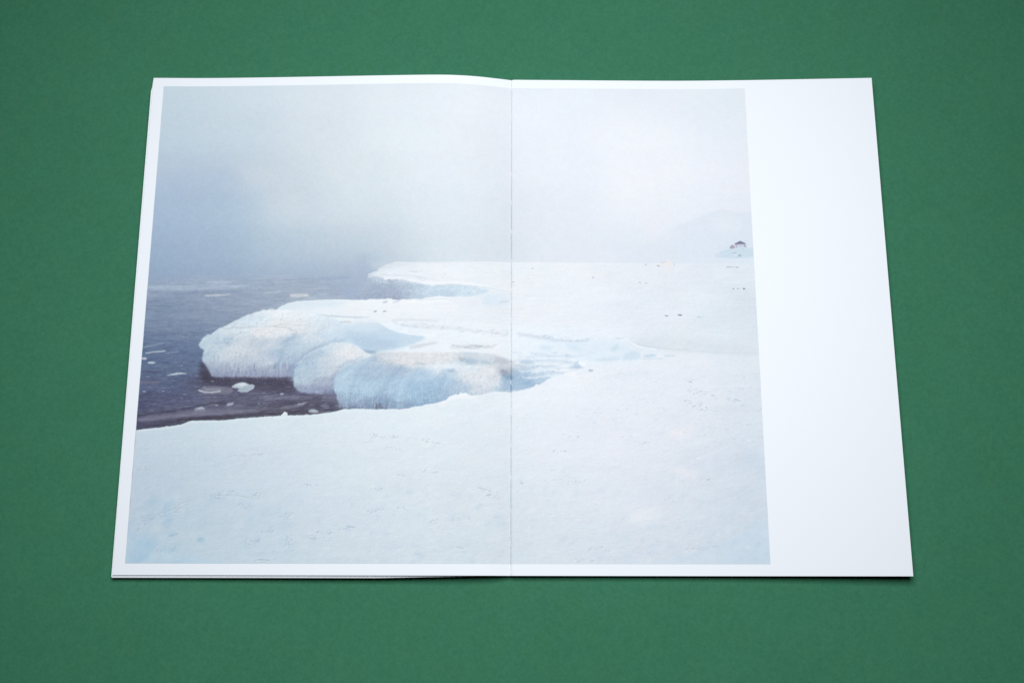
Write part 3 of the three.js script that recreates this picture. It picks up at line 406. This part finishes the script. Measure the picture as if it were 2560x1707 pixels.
    // blue ice showing through at the near left and near right corners
    for (let k = 0; k < 150; k++) { const x = 330 + Math.pow(rand(), 1.6) * 420, y = rr(1240, 1405), s = rr(4, 16); blob(x, y, s * 1.4, s * 0.6, rand() < 0.75 ? '#a5cae3' : '#d5e4ee', { alpha: rr(0.08, 0.3) * (x < 450 ? 1.3 : 0.7), blur: 4, turn: rr(-0.9, -0.2) }); }
    for (let k = 0; k < 340; k++) { const x = rr(760, 1930), y = 1405 - Math.pow(rand(), 1.7) * 190, s = rr(2.5, 10); blob(x, y, s * 1.3, s * 0.8, rand() < 0.65 ? '#b4d0e6' : '#e2ecf3', { alpha: rr(0.08, 0.32) * (x < 1300 ? 1 : 0.65), blur: 2.2, turn: rr(-0.8, 0.3) }); }
    blob(502, 1350, 10, 6, '#9dc2da', { alpha: 0.6, blur: 2 }); blob(432, 1337, 14, 3, '#9cc3df', { alpha: 0.8, blur: 1.6, turn: -0.25 });
    for (const [x, y] of [[370, 1295], [372, 1350], [350, 1395], [365, 1365]]) blob(x, y, 22, 8, '#a3c8e4', { alpha: 0.35, blur: 6, turn: -0.7 });
    // boot prints: small dark and light flecks in foot-long clusters
    const dark = ['#86a0b9', '#93abc1', '#9ab0c5'], lite = ['#f2f6fa', '#e8f0f6'];
    const print = (x, y, L, w, turn, n, k = 1) => { for (let i = 0; i < n; i++) { const u = rr(-1, 1), q = rr(-1, 1) * Math.sqrt(1 - u * u * 0.8), X = x + u * L * Math.cos(turn) - q * w * Math.sin(turn), Y = y + u * L * Math.sin(turn) + q * w * Math.cos(turn), s = rr(1.0, 2.9); blob(X, Y, s * 1.3, s * 0.6, dark[i % 3], { alpha: rr(0.14, 0.44) * k, turn: rr(-0.6, 0.2) }); blob(X + 1.4, Y + 2, s * 1.2, s * 0.55, lite[i % 2], { alpha: rr(0.14, 0.38) * k, turn: rr(-0.6, 0.2) }); } };
    for (const a of [[360, 1172, 20, 5, -0.05, 14], [640, 1238, 18, 7, 0, 20], [560, 1232, 22, 9, -0.2, 22], [610, 1265, 16, 8, 0.1, 18], [450, 1265, 30, 7, -0.45, 22], [360, 1300, 20, 14, -0.3, 22], [350, 1322, 12, 5, -0.3, 8], [400, 1290, 26, 10, -0.4, 18], [415, 1370, 30, 12, 0, 34], [630, 1352, 20, 10, -0.25, 30], [670, 1330, 22, 5, -0.2, 18], [720, 1290, 22, 10, 0.1, 18], [725, 1355, 7, 14, 0.2, 14], [800, 1336, 30, 9, -0.25, 34], [865, 1320, 20, 4, -0.1, 12], [655, 1402, 22, 5, 0, 14], [940, 1276, 20, 6, -0.1, 22], [1010, 1272, 16, 5, 0.1, 10], [930, 1222, 26, 4, -0.05, 10], [1070, 1178, 28, 5, 0.15, 14], [1005, 1188, 10, 4, 0, 8], [1220, 1228, 32, 9, 0.3, 22], [1235, 1243, 20, 5, 0.2, 14], [1090, 1304, 16, 7, 0, 14], [1150, 1296, 24, 8, 0, 14], [780, 1212, 20, 5, 0.05, 10], [590, 1142, 22, 4, -0.05, 10], [640, 1136, 22, 3, -0.05, 8], [940, 1090, 24, 5, 0.05, 12], [985, 1092, 12, 5, 0.2, 10], [930, 1106, 14, 3, 0.1, 6], [980, 1122, 26, 4, 0.2, 10], [1080, 1105, 22, 6, 0.2, 10], [1740, 980, 22, 6, 0.25, 16], [1735, 1008, 22, 8, 0.1, 16], [1755, 1020, 24, 7, 0.1, 18], [1770, 984, 18, 5, 0.3, 12], [1830, 1000, 18, 5, 0.1, 12], [1728, 952, 14, 5, 0.1, 8], [1440, 1205, 26, 5, -0.15, 14], [1310, 1207, 10, 4, 0.1, 5], [1420, 1090, 26, 3, 0.1, 6], [1390, 1128, 26, 4, 0.05, 8], [1600, 1110, 28, 4, -0.15, 8], [1740, 1372, 30, 4, 0, 12], [1720, 1196, 60, 6, 0, 12], [1690, 1250, 30, 7, 0.1, 14, 0.8], [1630, 1382, 14, 4, 0, 6], [1790, 1366, 10, 3, 0, 5], [1855, 970, 8, 2, 0.1, 4], [1500, 1370, 30, 10, 0, 16, 0.7], [1460, 1400, 30, 6, 0, 14, 0.8]]) print(...a);
    strokes(260, [340, 1090, 1920, 1400], { len: [4, 16], ang: [-0.35, 0.35], width: [0.9, 1.7], colors: ['rgb(172,190,207)', '#eef3f7', 'rgb(186,203,218)'], alpha: [0.12, 0.42] });
    strokes(200, [1480, 920, 1910, 1100], { len: [3, 9], ang: [-0.1, 0.4], width: [0.8, 1.5], colors: ['#a4b9cf', '#f2f5f9'], alpha: [0.2, 0.6] });
    for (const pts of [[[530, 1238], [527, 1243], [533, 1248]], [[540, 1237], [536, 1243], [541, 1248], [550, 1244]], [[568, 1234], [560, 1240], [575, 1238]], [[590, 1238], [608, 1241], [620, 1243]], [[432, 1280], [441, 1278], [444, 1282]], [[1140, 1367], [1150, 1370], [1158, 1371]], [[718, 1340], [717, 1355], [711, 1368]], [[645, 1399], [655, 1397], [672, 1401]], [[865, 1316], [878, 1316], [884, 1320]], [[1195, 1219], [1212, 1223], [1228, 1229]], [[1835, 1000], [1845, 998], [1852, 1003]], [[1745, 882], [1752, 886], [1760, 893]]]) { line(pts, '#8ea6bd', 1.8, { alpha: 0.5, blur: 0.7 }); line(pts.map(([x, y]) => [x + 1, y + 3]), '#f0f5f9', 1.8, { alpha: 0.45, blur: 0.7 }); }
  }, false);
  line([[704, 1038], [711, 1029], [717, 1033]], '#f1f4f6', 3.4, { alpha: 0.9, blur: 0.8 });
  // snow boulder and crumbs
  fill([[1434, 915], [1438, 905], [1444, 900], [1452, 906], [1455, 918], [1440, 920]], '#c0d6e8', { blur: 1.4 }); fill([[1444, 904], [1450, 902], [1456, 907], [1462, 906], [1466, 912], [1462, 917], [1456, 919]], '#ebf0f5', { blur: 1.3 }); blob(1440, 918, 20, 4, '#a2b8ce', { alpha: 0.6, blur: 2.4 }); blob(1477, 926, 6, 2.4, '#9aa9bb', { alpha: 0.8, blur: 0.9 });
  blob(1425, 935, 16, 5, '#eaf0f5', { alpha: 0.8, blur: 2 });
  // hut on its mound, dome tent, scattered stones on the plain
  fill([[1780, 644], [1795, 634], [1812, 624], [1836, 620], [1850, 615], [1872, 620], [1900, 616], [1900, 646]], '#c9dae7', { alpha: 0.95, blur: 1.2 });
  strokes(60, [1790, 620, 1900, 644], { len: [4, 12], ang: [-0.6, 0.6], width: [0.8, 1.6], colors: ['#b4c9da', '#dfe9f0'], alpha: [0.2, 0.5] });
  fill([[1839, 610], [1864, 610], [1864, 617], [1839, 618]], '#c6ccda', { smooth: false }); line([[1841, 611], [1841, 618]], '#8e8ea6', 1.8); line([[1863, 610], [1864, 617]], '#8e8ea6', 1.6);
  fill([[1836, 609.5], [1851, 602], [1865, 608], [1865, 610], [1837, 611]], '#7d7c96', { smooth: false });
  fill([[1824, 622], [1826, 614], [1833, 611], [1838, 616], [1838, 621]], '#a49bae', { alpha: 0.9, blur: 0.8 }); fill([[1862, 612], [1868, 615], [1866, 618], [1860, 617]], '#9d98ad', { alpha: 0.8, blur: 0.7 });
  line([[1846, 641], [1850, 634], [1853, 641]], '#8695ab', 2, { blur: 0.6 }); line([[1833, 633], [1841, 631]], '#93a4b7', 1.8, { blur: 0.6 });
  fill([[1653, 665], [1657, 656], [1664, 651], [1672, 650], [1680, 656], [1684, 664], [1670, 666]], '#e4e4e6', { blur: 0.8 }); line([[1655, 657], [1662, 653], [1667, 655]], '#b9b0b6', 1.6, { alpha: 0.7, blur: 0.7 }); line([[1685, 664], [1687, 659]], '#aab9c8', 2, { alpha: 0.8, blur: 0.6 });
  for (const [x, y, a, b, col] of [[1646, 664, 5, 1.4, '#adb1bd'], [1615, 661, 3, 1.2, '#aab4c2'], [1822, 667, 6, 1.8, '#a6b4c3'], [1833, 668, 5, 1.2, '#b0bac6'], [1843, 668, 5, 1.4, '#a3b0bf'], [1834, 722, 3, 1.2, '#8f98a3'], [1846, 722, 4, 1.2, '#a7b2bd'], [1861, 721.5, 4, 1.7, '#6e7682'], [1667, 789.5, 5, 1.6, '#8796a6'], [1701, 787, 6, 2.4, '#8291a3'], [1748, 792, 6, 1.2, '#b5c1cd'], [1600, 706, 4, 1.2, '#b3bdc8'], [1616, 707, 3, 1.1, '#b3bdc8'], [1483, 694, 3, 1.4, '#9fabb9'], [1331, 671, 4, 1.4, '#b0bac6'], [1283, 705, 4, 1.2, '#b5bfca']]) blob(x, y, a, b, col, { alpha: 0.9, blur: 0.5 });

  // where the picture shows ice (red), snow (green) and water (blue): each has its own fine relief
  c.restore();
  const mk = document.createElement('canvas'); mk.width = CW; mk.height = CH;
  const main = c; c = mk.getContext('2d'); c.fillStyle = '#000'; c.fillRect(0, 0, CW, CH);
  fill([[250, 700], [600, 692], [900, 690], [960, 1090], [250, 1100]], '#00f', { blur: 14 });
  fill(plain, '#0f0', { blur: 2 }); for (const p of [cliff, lobeTop, lobe1, lobe2, lobe3]) fill(p, '#f00', { blur: 2.5 }); fill(fore, '#0f0', { blur: 2 });
  const X0 = Math.round(PRINT.x0), Y0 = Math.round(PRINT.y0), w = Math.round(PRINT.x1) - X0, h = Math.round(PRINT.y1) - Y0;
  const mask = c.getImageData(X0, Y0, w, h).data; c = main;
  const src = c.getImageData(X0, Y0, w, h).data, im = c.getImageData(X0, Y0, w, h), d = im.data;
  const relief = (x, y, sx, sy, s) => { const f = (a, b) => vnoise(a / sx, b / sy, s) + 0.55 * vnoise(a / sx * 2.3, b / sy * 2.3, s + 1); return f(x, y) - f(x - sx * 0.16, y - sy * 0.28); };
  for (let y = 0; y < h; y++) for (let x = 0; x < w; x++) {
    const o = (y * w + x) * 4, ice = mask[o] / 255, snw = mask[o + 1] / 255, wat = mask[o + 2] / 255, A = 0.5 + 2.2 * ice + 0.5 * snw + 0.6 * wat;
    // edges wander a little, as they do in anything grown or frozen
    const wx = clamp(x + A * (vnoise(x / 11, y / 9, 41) * 0.8 + vnoise(x / 4.3, y / 4.1, 42) * 0.5), 0, w - 1.01), wy = clamp(y + A * (vnoise(x / 10, y / 10, 43) * 0.7 + vnoise(x / 4, y / 4.4, 44) * 0.5), 0, h - 1.01);
    const i = Math.floor(wx), j = Math.floor(wy), u = wx - i, v = wy - j, q = (j * w + i) * 4, q2 = q + w * 4;
    let dl = 0;
    if (ice > 0.02) { const lx = x + y * 0.25 * Math.sin(x / 90); dl += ice * (relief(x, y, 16, 13, 51) * 5.5 + relief(x, y, 6, 6, 53) * 5 + vnoise(lx / 3.4, y / 8, 55) * 2.6 + vnoise(lx / 6, y / 20, 56) * 2 + vnoise(x / 2.2, y / 2.2, 57) * 2.4); }
    if (snw > 0.02) { const near = clamp((y - h * 0.35) / (h * 0.6), 0, 1); dl += snw * ((1 + near) * (relief(x, y, 22, 9, 61) * 1.3 + relief(x, y, 7, 3.6, 63) * 1.5) + vnoise(x / 60, y / 22, 65) * 1.4); }
    if (wat > 0.02) dl += wat * (vnoise(x / 30, y / 4.2, 71) * 5 + vnoise(x / 11, y / 2.4, 72) * 5 + vnoise(x / 90, y / 12, 73) * 4);
    dl += vnoise(x / 150, y / 80, 75) * 1.2;
    const lum = src[q + 1] / 255, k = 1.5 + 8 * Math.pow(1 - lum, 0.7);
    const g = (hash2(x >> 1, y >> 1, 3) - 0.5) * 0.9 + (hash2(x, y, 4) - 0.5) * 0.6 + vnoise(x / 3.1, y / 3.1, 5) * 0.6, big = vnoise(x / 14, y / 14, 6) * 0.3, ch = vnoise(x / 22, y / 22, 9) * 1.1;
    for (let n = 0; n < 3; n++) {
      const b0 = lerp(lerp(src[q + n], src[q + 4 + n], u), lerp(src[q2 + n], src[q2 + 4 + n], u), v);
      const grey = n === 1 ? 0 : (src[q + 1] - b0) * (0.2 * wat + 0.15 * snw + 0.1 * ice);
      d[o + n] = (b0 + grey) * INK[n] + (g + big) * k + dl * (n === 2 ? 0.8 : 1) + (n === 0 ? ch : n === 2 ? -0.6 * ch : 0);
    }
  }
  c.putImageData(im, X0, Y0);
  return cv;
}
const spread = new THREE.CanvasTexture(paintSpread());
spread.colorSpace = THREE.SRGBColorSpace; spread.anisotropy = 8; spread.wrapS = spread.wrapT = THREE.ClampToEdgeWrapping;

// ---------------------------------------------------------------- fine textures: laid green paper, white paper tooth
function noiseTexture(n, fn, srgb) {
  const data = new Uint8Array(n * n * 4);
  for (let y = 0; y < n; y++) for (let x = 0; x < n; x++) { const v = fn(x, y), o = (y * n + x) * 4; data[o] = v[0]; data[o + 1] = v[1]; data[o + 2] = v[2]; data[o + 3] = 255; }
  const t = new THREE.DataTexture(data, n, n); t.magFilter = THREE.LinearFilter; t.minFilter = THREE.LinearMipmapLinearFilter; t.generateMipmaps = true; t.wrapS = t.wrapT = THREE.RepeatWrapping; if (srgb) t.colorSpace = THREE.SRGBColorSpace; t.needsUpdate = true; return t;
}
const wrapNoise = (x, y, cell, n, s) => { const m = n / cell, i = Math.floor(x / cell), j = Math.floor(y / cell), a = x / cell - i, b = y / cell - j, u = a * a * (3 - 2 * a), v = b * b * (3 - 2 * b), H2 = (p, q) => hash2(((p % m) + m) % m, ((q % m) + m) % m, s); return lerp(lerp(H2(i, j), H2(i + 1, j), u), lerp(H2(i, j + 1), H2(i + 1, j + 1), u), v) * 2 - 1; };
const GN = 1024;
const fibre = (x, y) => wrapNoise(x, y, 2, GN, 11) * 0.5 + wrapNoise(x, y, 4, GN, 12) * 0.55 + wrapNoise(x, y, 8, GN, 13) * 0.35 + wrapNoise(x, y, 64, GN, 14) * 0.18;
const GREEN = [50, 113, 83];
const greenMap = noiseTexture(GN, (x, y) => { const f = fibre(x, y), h = wrapNoise(x, y, 32, GN, 15); return [GREEN[0] + f * 5.5 + h, GREEN[1] + f * 5, GREEN[2] + f * 5 - h * 0.8]; }, true);
greenMap.repeat.set(1 / 0.3, 1 / 0.3);
const greenBump = noiseTexture(GN, (x, y) => { const v = 128 + fibre(x, y) * 70; return [v, v, v]; });
greenBump.repeat.set(1 / 0.3, 1 / 0.3);
const toothMap = noiseTexture(512, (x, y) => { const v = 128 + wrapNoise(x, y, 2, 512, 21) * 40 + wrapNoise(x, y, 4, 512, 22) * 40; return [v, v, v]; });
toothMap.repeat.set(8, 5.4);

const M = {
  green: new THREE.MeshStandardMaterial({ map: greenMap, bumpMap: greenBump, bumpScale: 0.00006, roughness: 0.92 }),
  page: new THREE.MeshStandardMaterial({ map: spread, bumpMap: toothMap, bumpScale: 0.00001, roughness: 0.78, side: THREE.DoubleSide }),
  leaf: new THREE.MeshStandardMaterial({ color: new THREE.Color(paperCss), roughness: 0.85, side: THREE.DoubleSide }),
  thread: new THREE.MeshStandardMaterial({ color: 0xe9edf0, roughness: 0.8 }),
};

// ---------------------------------------------------------------- setting: the sheet of green paper the book lies on
{
  const w = 1.6, d = 1.3, g = new THREE.BoxGeometry(w, 0.012, d), uv = g.attributes.uv, p = g.attributes.position;
  for (let i = 0; i < uv.count; i++) uv.setXY(i, p.getX(i), p.getZ(i));
  const o = new THREE.Mesh(g, M.green); o.name = 'green_tabletop'; o.position.y = -0.006; o.receiveShadow = o.castShadow = true;
  o.userData = { kind: 'structure', label: 'matt green paper surface that the open book lies on', category: 'tabletop' };
  scene.add(o);
}

// ---------------------------------------------------------------- the open book
const book = new THREE.Group(); book.name = 'open_book';
book.userData = { label: 'open white photo book with a snowy coast printed across both pages', category: 'book' };
scene.add(book);
const S_STEPS = [0, 0.0004, 0.0008, 0.0013, 0.0018, 0.0026, 0.004, 0.007, 0.012, 0.02, 0.03];
for (let k = 1; k <= 44; k++) S_STEPS.push(0.03 + 0.97 * k / 44);
// a thin solid sheet bent to the lie of the page; height: share of the top page's height, out: how far its edges stick out (metres)
function sheetGeometry(side, { share = 1, drop = 0, fore = 0, head = 0, tail = 0, foreTail = fore, cut = 0, start = 0 } = {}) {
  const sg = side === 'left' ? -1 : 1, ns = S_STEPS.length, nv = 40, pos = [], uv = [], idx = [], reach = PROF[side].reach;
  for (const layer of [0, 1]) for (let j = 0; j <= nv; j++) for (let i = 0; i < ns; i++) {
    const v = j / nv, s = Math.max(S_STEPS[i], start); let h = pageHeight(side, s, v) * share - drop - layer * SHEET;
    let x = s * (reach + lerp(fore, foreTail, v)), z = lerp(-H / 2 - head, H / 2 + tail * Math.min(1, s * 3), v);
    if (cut && i === ns - 1 && j === 0) { x -= cut * 0.8; z += cut * 0.2; }
    pos.push(sg * x, Math.max(h, SHEET * (1 - layer) + 0.00003), z);
    uv.push(0.5 + sg * s / 2, 1 - v);
  }
  const N = ns * (nv + 1), at = (l, i, j) => l * N + j * ns + i, quad = (a, b, c2, d) => (sg > 0 ? idx.push(a, b, c2, a, c2, d) : idx.push(a, c2, b, a, d, c2));
  for (let j = 0; j < nv; j++) for (let i = 0; i < ns - 1; i++) {
    quad(at(0, i, j), at(0, i, j + 1), at(0, i + 1, j + 1), at(0, i + 1, j));
    quad(at(1, i, j), at(1, i + 1, j), at(1, i + 1, j + 1), at(1, i, j + 1));
  }
  // rims get vertices of their own so that the edges stay crisp
  const rim = (list) => {
    const b = pos.length / 3;
    for (const [i, j] of list) for (const l of [0, 1]) { const o = at(l, i, j) * 3; pos.push(pos[o], pos[o + 1], pos[o + 2]); uv.push(0.001, 0.999); }
    for (let k = 0; k < list.length - 1; k++) quad(b + 2 * k, b + 2 * k + 1, b + 2 * k + 3, b + 2 * k + 2);
  };
  const all = (n, f) => Array.from({ length: n }, (_, k) => f(k));
  rim(all(ns, (k) => [k, nv]).reverse().reverse()); rim(all(ns, (k) => [ns - 1 - k, 0])); rim(all(nv + 1, (k) => [ns - 1, nv - k])); rim(all(nv + 1, (k) => [0, k]));
  const g = new THREE.BufferGeometry();
  g.setAttribute('position', new THREE.Float32BufferAttribute(pos, 3)); g.setAttribute('uv', new THREE.Float32BufferAttribute(uv, 2)); g.setIndex(idx); g.computeVertexNormals();
  return g;
}
function part(name, geometry, material, label) { const o = new THREE.Mesh(geometry, material); o.name = name; o.castShadow = o.receiveShadow = true; if (label) o.userData.label = label; book.add(o); return o; }
part('printed_page', sheetGeometry('left'), M.page, 'page printed with misty grey sky, dark sea and rounded ice');
part('printed_page', sheetGeometry('right'), M.page, 'page printed with a snow plain and hut beside a wide blank margin');
// the leaves under the left page stick out a little at the fore edge and the tail
const under = [[0.81, 0.0015, -0.0008, 0.0009, 0.0009, 0.0018], [0.76, 0.0013, -0.0010, 0.0014, 0.0007, 0.0006], [0.72, 0.0008, -0.0005, 0.0011, 0.0006, 0], [0.68, 0.0010, -0.0007, 0.0013, 0.0005, 0], [0.59, 0.0006, -0.0006, 0.0010, 0.0004, 0], [0.5, 0.0009, -0.0008, 0.0012, 0.0005, 0], [0.41, 0.0007, -0.0006, 0.0009, 0.0003, 0], [0.32, 0.0009, -0.0007, 0.0012, 0.0005, 0], [0.23, 0.0006, -0.0009, 0.0010, 0.0003, 0], [0.14, 0.0008, -0.0006, 0.0008, 0.0004, 0], [0.06, 0.0005, -0.0008, 0.0011, 0.0002, 0]];
for (const [share, fore, head, tail, foreTail, cut] of under) part('leaf', sheetGeometry('left', { share, fore, head, tail, foreTail, cut, start: 0.004 }), M.leaf);
// fewer leaves under the right page, all a little short of it
for (const [share, fore, tail] of [[0.86, -0.0022, -0.0004], [0.7, -0.0030, -0.0007], [0.54, -0.0024, -0.0005], [0.38, -0.0034, -0.0008], [0.22, -0.0028, -0.0005], [0.07, -0.0024, -0.0007]]) part('leaf', sheetGeometry('right', { share, fore, foreTail: fore, head: -0.0012, tail, start: 0.004 }), M.leaf);
// thread stitches down the gutter
{
  const v0 = solve(1277, 227)[1], v1 = solve(1276, 1360)[1], r = rng(31), L = 0.0028;
  for (let k = 0; k < 16; k++) {
    const v = lerp(v0, v1, k / 15), z = -H / 2 + H * v, y = LIFT + 0.00092, j = () => (r() - 0.5) * 0.00025;
    const curve = new THREE.CatmullRomCurve3([new THREE.Vector3(-0.00012, y - 0.0009, z - L * 0.62), new THREE.Vector3(-0.0001 + j(), y, z - L * 0.42), new THREE.Vector3(j(), y + 0.00025, z), new THREE.Vector3(0.0001 + j(), y, z + L * 0.42), new THREE.Vector3(0.00012, y - 0.0009, z + L * 0.62)]);
    part('stitch', new THREE.TubeGeometry(curve, 14, 0.0002, 7, false), M.thread);
  }
}
scene.traverse((o) => { if (o.isMesh) { o.castShadow = true; o.receiveShadow = true; } });
renderer.render(scene, camera);
